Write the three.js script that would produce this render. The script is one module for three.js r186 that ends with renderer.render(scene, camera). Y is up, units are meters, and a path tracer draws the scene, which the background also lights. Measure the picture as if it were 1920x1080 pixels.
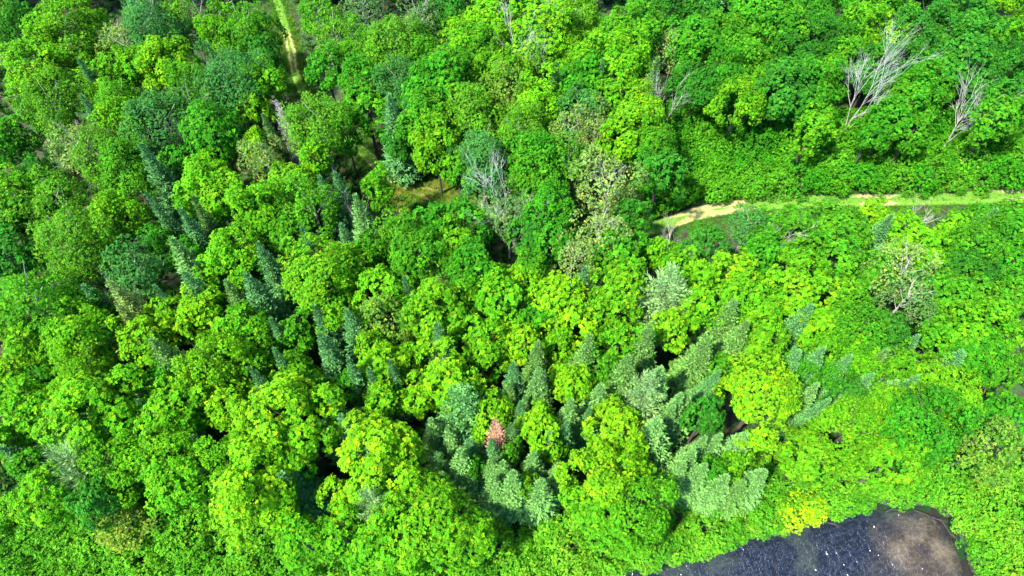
import * as THREE from 'three';
import { Sky } from 'three/addons/objects/Sky.js';

// ---------------------------------------------------------------- camera, sky, sun, exposure
const scene = new THREE.Scene();
const camera = new THREE.PerspectiveCamera(45.75, 16 / 9, 0.5, 3000);
camera.position.set(0, 62, 0);
const PITCH = 58 * Math.PI / 180;
camera.lookAt(0, 62 - Math.sin(PITCH), -Math.cos(PITCH));

const renderer = new THREE.WebGLRenderer({ antialias: true });
renderer.toneMapping = THREE.LinearToneMapping;
renderer.toneMappingExposure = 3.25;
renderer.shadowMap.enabled = true;

const SUN = new THREE.Vector3(-0.45, 0.83, 0.34).normalize();
const sky = new Sky();
sky.name = 'sky'; sky.scale.setScalar(2000);
sky.userData.kind = 'structure';
sky.material.uniforms.sunPosition.value.copy(SUN);
sky.material.uniforms.turbidity.value = 4;
sky.material.uniforms.rayleigh.value = 0.7;
sky.material.uniforms.mieCoefficient.value = 0.004;
scene.add(sky);
scene.environmentIntensity = 0.3;

const sun = new THREE.DirectionalLight(new THREE.Color(1.0, 0.955, 0.86), 4.6);
sun.position.copy(SUN).multiplyScalar(160).add(new THREE.Vector3(0, 0, -45));
sun.target.position.set(0, 0, -45);
sun.castShadow = true; sun.shadow.radius = 5; sun.shadow.mapSize.set(4096, 4096);
Object.assign(sun.shadow.camera, { left: -100, right: 100, top: 90, bottom: -90, near: 10, far: 360 });
scene.add(sun, sun.target);

// ---------------------------------------------------------------- small helpers
let seed = 1;
function reseed(s) { seed = (s * 2654435761) >>> 0 || 1; }
function rnd() { seed |= 0; seed = seed + 0x6D2B79F5 | 0; let t = Math.imul(seed ^ seed >>> 15, 1 | seed); t = t + Math.imul(t ^ t >>> 7, 61 | t) ^ t; return ((t ^ t >>> 14) >>> 0) / 4294967296; }
const rr = (a, b) => a + (b - a) * rnd();
const clamp = (v, a, b) => Math.min(b, Math.max(a, v));
const smooth = (a, b, x) => { const t = clamp((x - a) / (b - a), 0, 1); return t * t * (3 - 2 * t); };
const lerp = (a, b, t) => a + (b - a) * t;
function hash2(x, y) { let h = Math.imul(x | 0, 374761393) + Math.imul(y | 0, 668265263) | 0; h = Math.imul(h ^ h >>> 13, 1274126177); return ((h ^ h >>> 16) >>> 0) / 4294967296; }
function noise(x, y) { const i = Math.floor(x), j = Math.floor(y), u = smooth(0, 1, x - i), v = smooth(0, 1, y - j); return lerp(lerp(hash2(i, j), hash2(i + 1, j), u), lerp(hash2(i, j + 1), hash2(i + 1, j + 1), u), v); }
function fbm(x, y, n = 4) { let s = 0, a = 0.5, t = 0; for (let k = 0; k < n; k++) { s += a * noise(x, y); t += a; a *= 0.5; x = x * 2.03 + 17.1; y = y * 2.03 + 9.7; } return s / t; }

const used = {};
function numbered(name) { const n = used[name] = (used[name] ?? -1) + 1; return n ? name + '_' + String(n).padStart(3, '0') : name; }
function shade(o) { o.traverse(c => { if (c.isMesh) { c.castShadow = true; c.receiveShadow = true; } }); return o; }
function structure(name, mesh) { mesh.name = name; mesh.userData.kind = 'structure'; scene.add(shade(mesh)); return mesh; }
function dataTexture(w, h, fn, srgb = true) {
  const d = new Uint8Array(w * h * 4);
  for (let j = 0; j < h; j++) for (let i = 0; i < w; i++) {
    const c = fn(i, j), k = (j * w + i) * 4;
    for (let q = 0; q < 3; q++) { const v = clamp(c[q], 0, 1); d[k + q] = 255 * (srgb ? (v <= 0.0031308 ? v * 12.92 : 1.055 * v ** (1 / 2.4) - 0.055) : v); }
    d[k + 3] = 255;
  }
  const t = new THREE.DataTexture(d, w, h); t.magFilter = t.minFilter = THREE.LinearFilter; t.wrapS = t.wrapT = THREE.RepeatWrapping;
  if (srgb) t.colorSpace = THREE.SRGBColorSpace;
  t.needsUpdate = true; return t;
}
const mix3 = (a, b, t) => [lerp(a[0], b[0], t), lerp(a[1], b[1], t), lerp(a[2], b[2], t)];

// collects triangles with colours; flat shaded
class Soup {
  constructor() { this.p = []; this.c = []; this.i = []; }
  vert(x, y, z, c) { this.p.push(x, y, z); this.c.push(c[0], c[1], c[2]); return this.p.length / 3 - 1; }
  // a leaf: a folded rhombus from base o along d with half width along s
  leaf(o, d, s, fold, c) {
    const m = 0.45;
    const a = this.vert(o.x, o.y, o.z, c), t = this.vert(o.x + d.x, o.y + d.y, o.z + d.z, c);
    const l = this.vert(o.x + d.x * m + s.x + fold.x, o.y + d.y * m + s.y + fold.y, o.z + d.z * m + s.z + fold.z, c);
    const r = this.vert(o.x + d.x * m - s.x + fold.x, o.y + d.y * m - s.y + fold.y, o.z + d.z * m - s.z + fold.z, c);
    this.i.push(a, r, t, a, t, l);
  }
  // a tapered, bent limb through points with radii
  tube(pts, rad, sides, c = [1, 1, 1]) {
    const base = this.p.length / 3, up = new THREE.Vector3(), x = new THREE.Vector3(), y = new THREE.Vector3(), d = new THREE.Vector3();
    pts.forEach((q, k) => {
      d.subVectors(pts[Math.min(k + 1, pts.length - 1)], pts[Math.max(k - 1, 0)]).normalize();
      up.set(0, 0, 1); if (Math.abs(d.z) > 0.8) up.set(1, 0, 0);
      x.crossVectors(d, up).normalize(); y.crossVectors(d, x);
      for (let s = 0; s < sides; s++) { const a = s / sides * Math.PI * 2, ca = Math.cos(a) * rad[k], sa = Math.sin(a) * rad[k]; this.vert(q.x + x.x * ca + y.x * sa, q.y + x.y * ca + y.y * sa, q.z + x.z * ca + y.z * sa, c); }
    });
    for (let k = 0; k + 1 < pts.length; k++) for (let s = 0; s < sides; s++) {
      const a = base + k * sides + s, b = base + k * sides + (s + 1) % sides; this.i.push(a, a + sides, b, b, a + sides, b + sides);
    }
    const tip = this.vert(pts.at(-1).x, pts.at(-1).y, pts.at(-1).z, c), e = base + (pts.length - 1) * sides;
    for (let s = 0; s < sides; s++) this.i.push(e + s, tip, e + (s + 1) % sides);
  }
  geometry() {
    const g = new THREE.BufferGeometry();
    g.setAttribute('position', new THREE.Float32BufferAttribute(this.p, 3));
    g.setAttribute('color', new THREE.Float32BufferAttribute(this.c, 3));
    g.setIndex(this.i); return g;
  }
}
const V = (x, y, z) => new THREE.Vector3(x, y, z);
function randomDir() { const z = rr(-1, 1), a = rr(0, 6.2832), r = Math.sqrt(1 - z * z); return V(r * Math.cos(a), z, r * Math.sin(a)); }
const tmpA = V(), tmpB = V(), tmpF = V();

// ---------------------------------------------------------------- ground plan: river and track
const BANK = [[-60, 14], [-30, 2], [-8, -3], [4.5, -8.8], [8.7, -10.3], [12, -10.9], [15.2, -11.6], [19.1, -12.6], [21.3, -13.7], [24.1, -14.5], [27.7, -15.4], [31.5, -15.7], [32.8, -16.5], [34.5, -16.0], [37.3, -16.2], [39.2, -14.9], [39.7, -12.4], [39.7, -10.9], [39.7, -9.2], [39.2, -7.2], [41, 4], [62, 26]];
const RIVER = [...BANK, [62, 70], [-60, 70]];
function inside(poly, x, z) { let r = false; for (let i = 0, j = poly.length - 1; i < poly.length; j = i++) { const [a, b] = poly[i], [c, d] = poly[j]; if ((b > z) !== (d > z) && x < (c - a) * (z - b) / (d - b) + a) r = !r; } return r; }
function lineDistance(line, x, z) { let m = 1e9; for (let i = 0; i + 1 < line.length; i++) { const [a, b] = line[i], [c, d] = line[i + 1], u = c - a, v = d - b, t = clamp(((x - a) * u + (z - b) * v) / (u * u + v * v), 0, 1); m = Math.min(m, Math.hypot(x - a - u * t, z - b - v * t)); } return m; }
const riverDepth = (x, z) => { if (z < -22) return -9; const d = lineDistance(BANK, x, z); return inside(RIVER, x, z) ? d : -d; };
const TRACK_POINTS = [[-37.2, -95.9], [-33.7, -86.9], [-30.4, -77.6], [-28.4, -71.2], [-24.4, -64.3], [-18.3, -58.4], [-14.3, -54.5], [-10, -51.9], [-3.7, -49.5], [3, -47.7], [9.7, -46.6], [16.3, -46.9], [20.8, -48.7], [25.9, -49.8], [33.5, -50.5], [42.9, -50.8], [52.3, -51.1], [60, -51.6], [68.4, -52.3], [78.3, -53.3]];
const trackCurve = new THREE.CatmullRomCurve3(TRACK_POINTS.map(([x, z]) => V(x, 0, z)));
const TRACK = trackCurve.getSpacedPoints(120).map(p => [p.x, p.z]);
function groundHeight(x, z) {
  if (Math.abs(x) > 130 || z < -150 || z > 60) return 0;
  const r = riverDepth(x, z);
  const bump = (fbm(x * 0.11 + 40, z * 0.11 + 80, 3) - 0.5) * 0.9 * smooth(2.5, 7, lineDistance(TRACK, x, z)) * smooth(0, 6, -r);
  return bump - 2.6 * smooth(-0.2, 0.6, r);
}

// ---------------------------------------------------------------- ground, track, river
{
  const xs = [], zs = [];
  const axis = (a, b, step, out) => { for (let k = 8; k >= 1; k--) out.push(a - 4 * (2.05 ** k)); for (let v = a; v <= b; v += step) out.push(v); for (let k = 1; k <= 8; k++) out.push(b + 4 * (2.05 ** k)); };
  axis(-86, 86, 0.85, xs); axis(-108, 8, 0.85, zs);
  const p = [], uv = [], idx = [];
  for (const z of zs) for (const x of xs) { p.push(x, groundHeight(x, z), z); uv.push(x / 9, z / 9); }
  const w = xs.length;
  for (let j = 0; j + 1 < zs.length; j++) for (let i = 0; i + 1 < w; i++) { const a = j * w + i; idx.push(a, a + w, a + 1, a + 1, a + w, a + w + 1); }
  const g = new THREE.BufferGeometry(); g.setAttribute('position', new THREE.Float32BufferAttribute(p, 3)); g.setAttribute('uv', new THREE.Float32BufferAttribute(uv, 2)); g.setIndex(idx); g.computeVertexNormals();
  const per = (x, y, n, f) => { const a = x / n, u = smooth(0, 1, a), b = y / n, v = smooth(0, 1, b); return lerp(lerp(f(x, y), f(x - n, y), u), lerp(f(x, y - n), f(x - n, y - n), u), v); };
  const tex = dataTexture(512, 512, (i, j) => {
    const a = per(i, j, 512, (x, y) => fbm(x / 40, y / 40, 5)), b = per(i, j, 512, (x, y) => fbm(x / 9 + 60, y / 9 + 33, 3)), s = hash2(i, j);
    let c = mix3([0.020, 0.015, 0.008], [0.052, 0.036, 0.019], b);
    c = mix3(c, [0.020, 0.062, 0.009], smooth(0.38, 0.58, a));
    const k = 0.65 + 0.7 * s; return [c[0] * k, c[1] * k, c[2] * k];
  });
  structure('forest_floor', new THREE.Mesh(g, new THREE.MeshStandardMaterial({ map: tex, roughness: 1 })));
}
{
  const N = 240, p = [], uv = [], idx = [], pts = trackCurve.getSpacedPoints(N);
  const M = 6;
  for (let k = 0; k <= N; k++) {
    const a = pts[Math.max(0, k - 1)], b = pts[Math.min(N, k + 1)], dx = b.x - a.x, dz = b.z - a.z, l = Math.hypot(dx, dz), nx = -dz / l, nz = dx / l;
    for (let q = 0; q <= M; q++) { const half = lerp(0.65, 0.9, smooth(-62, -54, pts[k].z)), s = (q / M * 2 - 1) * half * (1 + 0.25 * (fbm(k * 0.13, q > 3 ? 5 : 9, 2) - 0.5)), rut = -0.05 * Math.exp(-(((Math.abs(s) - 0.75) / 0.25) ** 2)); p.push(pts[k].x + nx * s, 0.09 + rut - 0.05 * (Math.abs(q / M * 2 - 1) > 0.9), pts[k].z + nz * s); uv.push(q / M, k / N); }
  }
  for (let k = 0; k < N; k++) for (let q = 0; q < M; q++) { const a = k * (M + 1) + q; idx.push(a, a + 1, a + M + 1, a + 1, a + M + 2, a + M + 1); }
  const g = new THREE.BufferGeometry(); g.setAttribute('position', new THREE.Float32BufferAttribute(p, 3)); g.setAttribute('uv', new THREE.Float32BufferAttribute(uv, 2)); g.setIndex(idx); g.computeVertexNormals();
  const tex = dataTexture(96, 2048, (i, j) => {
    const u = (i / 96 * 2 - 1) * 1.1, v = j / 2048 * 145, n = fbm(u * 2.2 + 5, v * 1.3, 4), f = fbm(u * 9, v * 8 + 50, 2);
    const pt = trackCurve.getPointAt(j / 2048), bare = Math.max(smooth(6, 2, Math.abs(pt.x - 23)), 0.8 * smooth(3, 1, Math.abs(pt.x - 42.5)), 0.3 * smooth(3, 1, Math.abs(pt.x - 59)), 0.7 * smooth(6, 2, Math.abs(pt.z + 77)), 0.6 * smooth(6, 2, Math.abs(pt.x + 13)));
    const rut = Math.exp(-(((Math.abs(u) - 0.72) / (0.3 + 0.35 * bare)) ** 2));
    const sand = smooth(0.45, 0.63, rut * (0.2 + 0.55 * bare) + n * 0.5);
    let c = mix3([0.045, 0.17, 0.006], [0.12, 0.215, 0.012], f);
    c = mix3(c, mix3([0.22, 0.20, 0.055], [0.33, 0.285, 0.11], f), sand);
    const k = 0.8 + 0.4 * hash2(i, j + 7); return [c[0] * k, c[1] * k, c[2] * k];
  });
  tex.wrapS = tex.wrapT = THREE.ClampToEdgeWrapping;
  structure('track', new THREE.Mesh(g, new THREE.MeshStandardMaterial({ map: tex, roughness: 1 })));
}
{
  // river bed: brown silt bar in the bay on the east side, dark stones and weed elsewhere
  const W = 110, D = 40, x0 = -25, z0 = -19, nx = 150, nz = 60, g = new THREE.PlaneGeometry(W, D, nx, nz); g.rotateX(-Math.PI / 2); g.translate(x0 + W / 2, 0, z0 + D / 2);
  const P = g.attributes.position;
  const bar = (x, z) => smooth(5.5, 1, Math.hypot((x - 36.2) * 0.85, (z + 11.6) * 1.1) + 3 * (fbm(x * 0.3, z * 0.3 + 11, 3) - 0.5));
  for (let k = 0; k < P.count; k++) { const x = P.getX(k), z = P.getZ(k); P.setY(k, -1.75 + 0.45 * bar(x, z) + 0.25 * (fbm(x * 0.5, z * 0.5, 3) - 0.5)); }
  g.computeVertexNormals();
  const tex = dataTexture(2048, 1024, (i, j) => {
    const x = x0 + i / 2048 * W, z = z0 + D - j / 1024 * D, n = fbm(x * 1.3, z * 1.3, 4), s = hash2(i, j), b = bar(x, z);
    let c = mix3([0.003, 0.004, 0.006], [0.032, 0.036, 0.046], smooth(0.3, 0.75, fbm(x * 3.1 + z * 1.2, z * 5, 3) * 0.75 + s * 0.25));
    c = mix3(c, [0.05, 0.055, 0.035], smooth(0.52, 0.72, fbm(x * 0.35 + 9, z * 0.35, 3)));
    c = mix3(c, mix3([0.09, 0.050, 0.020], [0.26, 0.175, 0.09], smooth(0.25, 0.8, fbm(x * 0.5, z * 0.5 + 31, 4))), clamp(b * (0.5 + 0.8 * n), 0, 1));
    const k = 0.6 + 0.8 * smooth(0.25, 0.75, 0.6 * fbm(x * 3 + z, z * 5.5 + 20, 2) + 0.4 * s); return [c[0] * k, c[1] * k, c[2] * k];
  });
  structure('river_bed', new THREE.Mesh(g, new THREE.MeshStandardMaterial({ map: tex, roughness: 1 })));
  const w = new THREE.PlaneGeometry(100, 70); w.rotateX(-Math.PI / 2); w.translate(15, -0.75, 18);
  const hgt = dataTexture(1024, 1024, (i, j) => { const f = (x, y) => 0.55 * fbm(x / 13 + y / 60, y / 26, 3) + 0.45 * fbm(x / 5, y / 8, 2); const a = smooth(0, 1, i / 1024), b = smooth(0, 1, j / 1024); const v = lerp(lerp(f(i, j), f(i - 1024, j), a), lerp(f(i, j - 1024), f(i - 1024, j - 1024), a), b); return [v, v, v]; }, false);
  hgt.repeat.set(100 / 22, 70 / 22);
  structure('river_water', new THREE.Mesh(w, new THREE.MeshPhysicalMaterial({ color: new THREE.Color(0.62, 0.66, 0.72), roughness: 0.13, transmission: 1, thickness: 0, ior: 1.6, bumpMap: hgt, bumpScale: 0.15 })));
}

// ---------------------------------------------------------------- materials
const leafMaterial = (r, g, b, t = 0.36) => new THREE.MeshPhysicalMaterial({ color: new THREE.Color().setRGB(r, g, b), vertexColors: true, roughness: 0.85, specularIntensity: 0.1, transmission: t, thickness: 0, side: THREE.DoubleSide });
const needleMaterial = (r, g, b) => new THREE.MeshStandardMaterial({ color: new THREE.Color().setRGB(r, g, b), vertexColors: true, roughness: 1, side: THREE.DoubleSide });
const wood = (r, g, b) => new THREE.MeshStandardMaterial({ color: new THREE.Color().setRGB(r, g, b), vertexColors: true, roughness: 0.95 });
const BARK = wood(0.065, 0.048, 0.035), PALE_BARK = wood(0.30, 0.27, 0.22), GREY_WOOD = wood(0.36, 0.32, 0.26);
const LEAF = {
  M: [leafMaterial(0.033, 0.205, 0.005), leafMaterial(0.045, 0.215, 0.005)],
  B: [leafMaterial(0.064, 0.262, 0.004), leafMaterial(0.080, 0.275, 0.004)],
  Y: [leafMaterial(0.084, 0.310, 0.004), leafMaterial(0.106, 0.320, 0.004)],
  X: [leafMaterial(0.120, 0.335, 0.004)],
  D: [leafMaterial(0.026, 0.165, 0.008)],
  A: [leafMaterial(0.062, 0.248, 0.006), leafMaterial(0.085, 0.268, 0.008)],
  G: [leafMaterial(0.046, 0.190, 0.026)],
  O: [leafMaterial(0.105, 0.235, 0.018)],
  P: [leafMaterial(0.175, 0.290, 0.050)],
  H: [leafMaterial(0.095, 0.210, 0.045)],
};
const NEEDLE = { S: needleMaterial(0.066, 0.215, 0.040), D: needleMaterial(0.082, 0.205, 0.022), L: needleMaterial(0.105, 0.260, 0.040), Y: needleMaterial(0.190, 0.300, 0.050), F: needleMaterial(0.085, 0.260, 0.040), W: needleMaterial(0.145, 0.270, 0.060) };

// ---------------------------------------------------------------- plants
function woodSkeleton(R, H, ry, limbs, bare = 0) {
  const s = new Soup(), cy = H - ry, lean = V(rr(-0.3, 0.3), 0, rr(-0.3, 0.3));
  s.tube([V(0, -0.3, 0), V(lean.x * 0.3, cy * 0.5, lean.z * 0.3), V(lean.x, cy, lean.z), V(lean.x * 1.1, cy + 0.25 * ry, lean.z)], [0.2, 0.15, 0.1, 0.03].map(v => v * (0.6 + R * 0.14)), 6);
  for (let k = 0; k < limbs; k++) {
    const a = k * 2.4 + rr(-0.3, 0.3), y0 = lerp(cy - 0.5 * ry, cy + 0.5 * ry, k / limbs), e = rr(0.2, 0.9), q = R * rr(0.45, 0.7) * Math.cos(e * 0.8);
    const end = V(Math.cos(a) * q, y0 + ry * (0.25 + 0.5 * e), Math.sin(a) * q), st = V(lean.x, y0, lean.z);
    s.tube([st, st.clone().lerp(end, 0.5).add(V(0, -0.12, 0)), end], [0.05, 0.035, 0.014], 4);
    if (bare) for (let j = 0; j < bare; j++) { const m = st.clone().lerp(end, rr(0.35, 0.9)); const d = end.clone().sub(st).normalize().multiplyScalar(0.6).add(randomDir().multiplyScalar(0.75)).add(V(0, 0.35, 0)); s.tube([m, m.clone().addScaledVector(d, rr(0.4, 1.0))], [0.018, 0.006], 3); }
  }
  return s.geometry();
}
// a crown of leafy lobes; style: { leaf, width, per (leaves a shoot), shoots (per lobe area), droop, spread }
function crownGeometry(R, ry, H, o) {
  const s = new Soup(), cy = H - ry, lobes = [], n = o.lobes, p1 = rr(0, 6.28), p2 = rr(0, 6.28);
  for (let k = 0; k < n; k++) {
    const y = 1 - (k + 0.5) / n * 1.62, a = k * 2.39996 + rr(-0.35, 0.35), q = Math.sqrt(Math.max(0, 1 - y * y)), f = rr(0.54, 0.97) * (1 + 0.2 * Math.sin(2 * a + p1) + 0.15 * Math.sin(3 * a + p2));
    const lr = R * o.lobe * rr(0.62, 1.32);
    lobes.push({ c: V(Math.cos(a) * q * R * f, cy + y * ry * f, Math.sin(a) * q * R * f), r: lr, tint: rr(0.84, 1.16), yel: rr(0, 1), d: V(Math.cos(a) * q, y * 0.8 + 0.25, Math.sin(a) * q).normalize() });
  }
  const ax = V(), t1 = V(), t2 = V(), d = V(), sd = V(), pos = V();
  for (const L of lobes) {
    const count = Math.round(o.shoots * L.r * L.r);
    for (let k = 0; k < count; k++) {
      const u = randomDir(); if (u.dot(L.d) < -0.35) { u.negate(); }
      const depth = rnd() < 0.82 ? rr(0.84, 1.1) : rr(0.45, 0.84);
      pos.copy(L.c).addScaledVector(u, L.r * depth); pos.y -= 0.0;
      ax.copy(u).multiplyScalar(0.75).addScaledVector(L.d, 0.35).add(tmpA.set(rr(-0.35, 0.35), rr(0.25, 0.75), rr(-0.35, 0.35))).normalize();
      t1.set(ax.z, 0, -ax.x); if (t1.lengthSq() < 0.01) t1.set(1, 0, 0); t1.normalize(); t2.crossVectors(ax, t1);
      const ph = rr(0, 6.28), sz = rr(0.7, 1.25), v = L.tint * rr(0.62, 1.36), fresh = rnd() < o.fresh * (0.4 + 1.2 * L.yel) ? 1 : 0;
      const c = fresh ? [v * rr(1.5, 2.3), v * 1.2, v] : [v * rr(0.8, 1.2), v, v * rr(0.8, 1.3)];
      const open = o.open * rr(0.7, 1.3);
      for (let j = 0; j < o.per; j++) {
        const a = ph + j / o.per * 6.2832 + rr(-0.3, 0.3), ca = Math.cos(a), sa = Math.sin(a), up = open * rr(-0.4, 1.4) - 0.1;
        d.set(t1.x * ca + t2.x * sa + ax.x * up, t1.y * ca + t2.y * sa + ax.y * up, t1.z * ca + t2.z * sa + ax.z * up).normalize();
        sd.crossVectors(d, ax).normalize();
        const len = o.leaf * sz * rr(0.75, 1.2);
        tmpF.copy(ax).multiplyScalar(len * 0.14); d.multiplyScalar(len); sd.multiplyScalar(len * o.width);
        tmpB.copy(pos).addScaledVector(ax, rr(-0.08, 0.08));
        s.leaf(tmpB, d, sd, tmpF, c);
      }
    }
  }
  return s.geometry();
}
function spruceGeometry(H, R, o) {
  const s = new Soup(), d = V(), side = V(), up = V(), pos = V(), sd = V();
  const y0 = o.low * H;
  for (let y = y0; y < H - 0.1; y += o.step * rr(0.8, 1.2)) {
    const f = 1 - (y - y0) / (H - y0), L0 = R * Math.min(1, 0.09 + f ** o.power * 1.02), n = Math.max(4, Math.round(o.whorl * (0.55 + 0.5 * f)));
    const off = rr(0, 6.28);
    for (let k = 0; k < n; k++) {
      const a = off + k / n * 6.2832 + rr(-0.25, 0.25), L = L0 * rr(0.6, 1.2), rise = lerp(-0.28, 0.75, (1 - f) ** 1.6) + rr(-0.12, 0.12) + o.rise;
      d.set(Math.cos(a), rise, Math.sin(a)).normalize(); side.set(-Math.sin(a), 0, Math.cos(a)); up.crossVectors(side, d).normalize(); if (up.y < 0) up.negate();
      const tint = rr(0.78, 1.2), steps = Math.max(1, Math.round(L / o.gap));
      for (let q = 0; q <= steps; q++) {
        const t = lerp(0.2, 1, q / steps); pos.set(d.x * L * t, y + d.y * L * t + 0.12 * L * t * t, d.z * L * t);
        const m = q === steps ? 3 : 2 + (rnd() < 0.6 ? 1 : 0);
        for (let j = 0; j < m; j++) {
          const w = j === 2 || (q === steps && j === 0) ? rr(-0.2, 0.2) : (j ? 1 : -1) * rr(0.5, 1.0), lf = o.spray * rr(0.75, 1.25) * (0.65 + 0.5 * f);
          sd.copy(d).multiplyScalar(1 - 0.4 * Math.abs(w)).addScaledVector(side, w).addScaledVector(up, (j === 2 ? 0.7 : 0.15) + rr(-0.2, 0.4)).normalize();
          tmpA.crossVectors(sd, up).normalize().applyAxisAngle(sd, rr(-0.9, 0.9)).multiplyScalar(lf * o.thin);
          tmpF.copy(up).multiplyScalar(lf * 0.06);
          const v = tint * rr(0.6, 1.4), c = rnd() < 0.2 ? [v * 1.45, v * 1.3, v * 1.55] : [v, v, v];
          s.leaf(pos, sd.multiplyScalar(lf), tmpA, tmpF, c);
        }
      }
    }
  }
  for (let k = 0; k < 5; k++) { const a = k * 1.26; s.leaf(V(0, H - 0.35, 0), V(Math.cos(a) * 0.06, 0.5, Math.sin(a) * 0.06), V(-Math.sin(a) * 0.05, 0, Math.cos(a) * 0.05), V(0, 0, 0), [1.2, 1.2, 1.2]); }
  return s.geometry();
}
function poleGeometry(H, r) { const s = new Soup(); s.tube([V(0, -0.3, 0), V(0.05, H * 0.5, 0), V(0, H - 0.15, 0)], [r, r * 0.6, 0.015], 6); return s.geometry(); }
function stemsGeometry(R, H) { const s = new Soup(); for (let k = 0; k < 6; k++) { const a = k * 1.05 + rr(0, 0.4), q = R * rr(0.35, 0.7); s.tube([V(Math.cos(a) * 0.08, -0.25, Math.sin(a) * 0.08), V(Math.cos(a) * q * 0.5, H * 0.4, Math.sin(a) * q * 0.5), V(Math.cos(a) * q, H * 0.78, Math.sin(a) * q)], [0.035, 0.025, 0.01], 4); } return s.geometry(); }

// prototypes: geometry pairs in a library, a crown's own size kept so that a tree can be scaled to fit
const LIB = { big: [], small: [], fineBig: [], fineSmall: [], sparse: [], spruce: [], pine: [], fluffy: [], shrub: [] };
const maple = { leaf: 0.19, width: 0.34, per: 6, open: 0.5, fresh: 0.3, lobe: 0.245, lobes: 52, shoots: 98 };
const fine = { leaf: 0.145, width: 0.34, per: 5, open: 0.9, fresh: 0.1, lobe: 0.27, lobes: 48, shoots: 122 };
for (let k = 0; k < 5; k++) { reseed(100 + k); const R = 3.5, H = 12, ry = 3.3 + 0.25 * k; LIB.big.push({ R, H, crown: crownGeometry(R, ry, H, { ...maple, leaf: [0.17, 0.22, 0.19, 0.155, 0.2][k], lobe: [0.24, 0.29, 0.21, 0.25, 0.33][k], lobes: [54, 38, 66, 50, 30][k], shoots: [104, 80, 98, 118, 92][k], open: [0.5, 0.3, 0.7, 0.9, 0.4][k] }), trunk: woodSkeleton(R, H, ry, 8) }); }
for (let k = 0; k < 4; k++) { reseed(120 + k); const R = 2.1, H = 9.5, ry = 2.3 + 0.2 * k; LIB.small.push({ R, H, crown: crownGeometry(R, ry, H, { ...maple, leaf: 0.19, lobes: 30, lobe: 0.3 }), trunk: woodSkeleton(R, H, ry, 6) }); }
for (let k = 0; k < 4; k++) { reseed(140 + k); const R = 3.4, H = 12, ry = 3.9 + 0.2 * k; LIB.fineBig.push({ R, H, crown: crownGeometry(R, ry, H, { ...fine, leaf: [0.13, 0.16, 0.145, 0.15][k], lobe: [0.25, 0.31, 0.22, 0.36][k], lobes: [54, 38, 64, 26][k] }), trunk: woodSkeleton(R, H, ry, 9) }); }
for (let k = 0; k < 3; k++) { reseed(160 + k); const R = 2.3, H = 10, ry = 3.0; LIB.fineSmall.push({ R, H, crown: crownGeometry(R, ry, H, { ...fine, lobes: 30, lobe: 0.32 }), trunk: woodSkeleton(R, H, ry, 7) }); }
for (let k = 0; k < 3; k++) { reseed(180 + k); const R = 2.7, H = 11.5, ry = 3.6; LIB.sparse.push({ R, H, crown: crownGeometry(R, ry, H, { ...fine, leaf: 0.15, lobes: 26, lobe: 0.32, shoots: 72, open: 1.2 }), trunk: woodSkeleton(R, H, ry, 12, 3) }); }
for (let k = 0; k < 5; k++) { reseed(200 + k); const H = 13, R = 1.8; LIB.spruce.push({ R, H, crown: spruceGeometry(H, R, { low: 0.12, step: 0.2, power: 0.86 + 0.07 * k, whorl: 12, rise: 0.05, gap: 0.22, spray: 0.36, thin: 0.2 }), trunk: poleGeometry(H, 0.15) }); }
for (let k = 0; k < 2; k++) { reseed(220 + k); const H = 12.5, R = 2.6; LIB.fluffy.push({ R, H, crown: spruceGeometry(H, R, { low: 0.15, step: 0.24, power: 0.45, whorl: 13, rise: 0.1, gap: 0.27, spray: 0.42, thin: 0.2 }), trunk: poleGeometry(H, 0.18) }); }
for (let k = 0; k < 2; k++) { reseed(240 + k); const H = 13, R = 2.8; LIB.pine.push({ R, H, crown: spruceGeometry(H, R, { low: 0.3, step: 0.5, power: 0.7, whorl: 8, rise: 0.28, gap: 0.2, spray: 0.62, thin: 0.09 }), trunk: poleGeometry(H, 0.2) }); }
for (let k = 0; k < 4; k++) { reseed(260 + k); const R = 1.35, H = 2.6; LIB.shrub.push({ R, H, crown: crownGeometry(R, 1.25, H, { ...fine, leaf: 0.125, per: 5, lobes: 18, lobe: 0.38, shoots: 150, fresh: 0.12, open: 0.7 }), trunk: stemsGeometry(R, H) }); }

function plant(name, proto, leaves, bark, x, z, H, R, turn, tag, trunkName = 'trunk') {
  const g = new THREE.Group(); g.name = numbered(name);
  const t = new THREE.Mesh(proto.trunk, bark), c = new THREE.Mesh(proto.crown, leaves); t.name = trunkName; c.name = 'crown'; g.add(t, c);
  g.position.set(x, groundHeight(x, z), z); g.rotation.y = turn; g.scale.set(R / proto.R, H / proto.H, R / proto.R);
  Object.assign(g.userData, tag); scene.add(shade(g)); return g;
}

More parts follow.
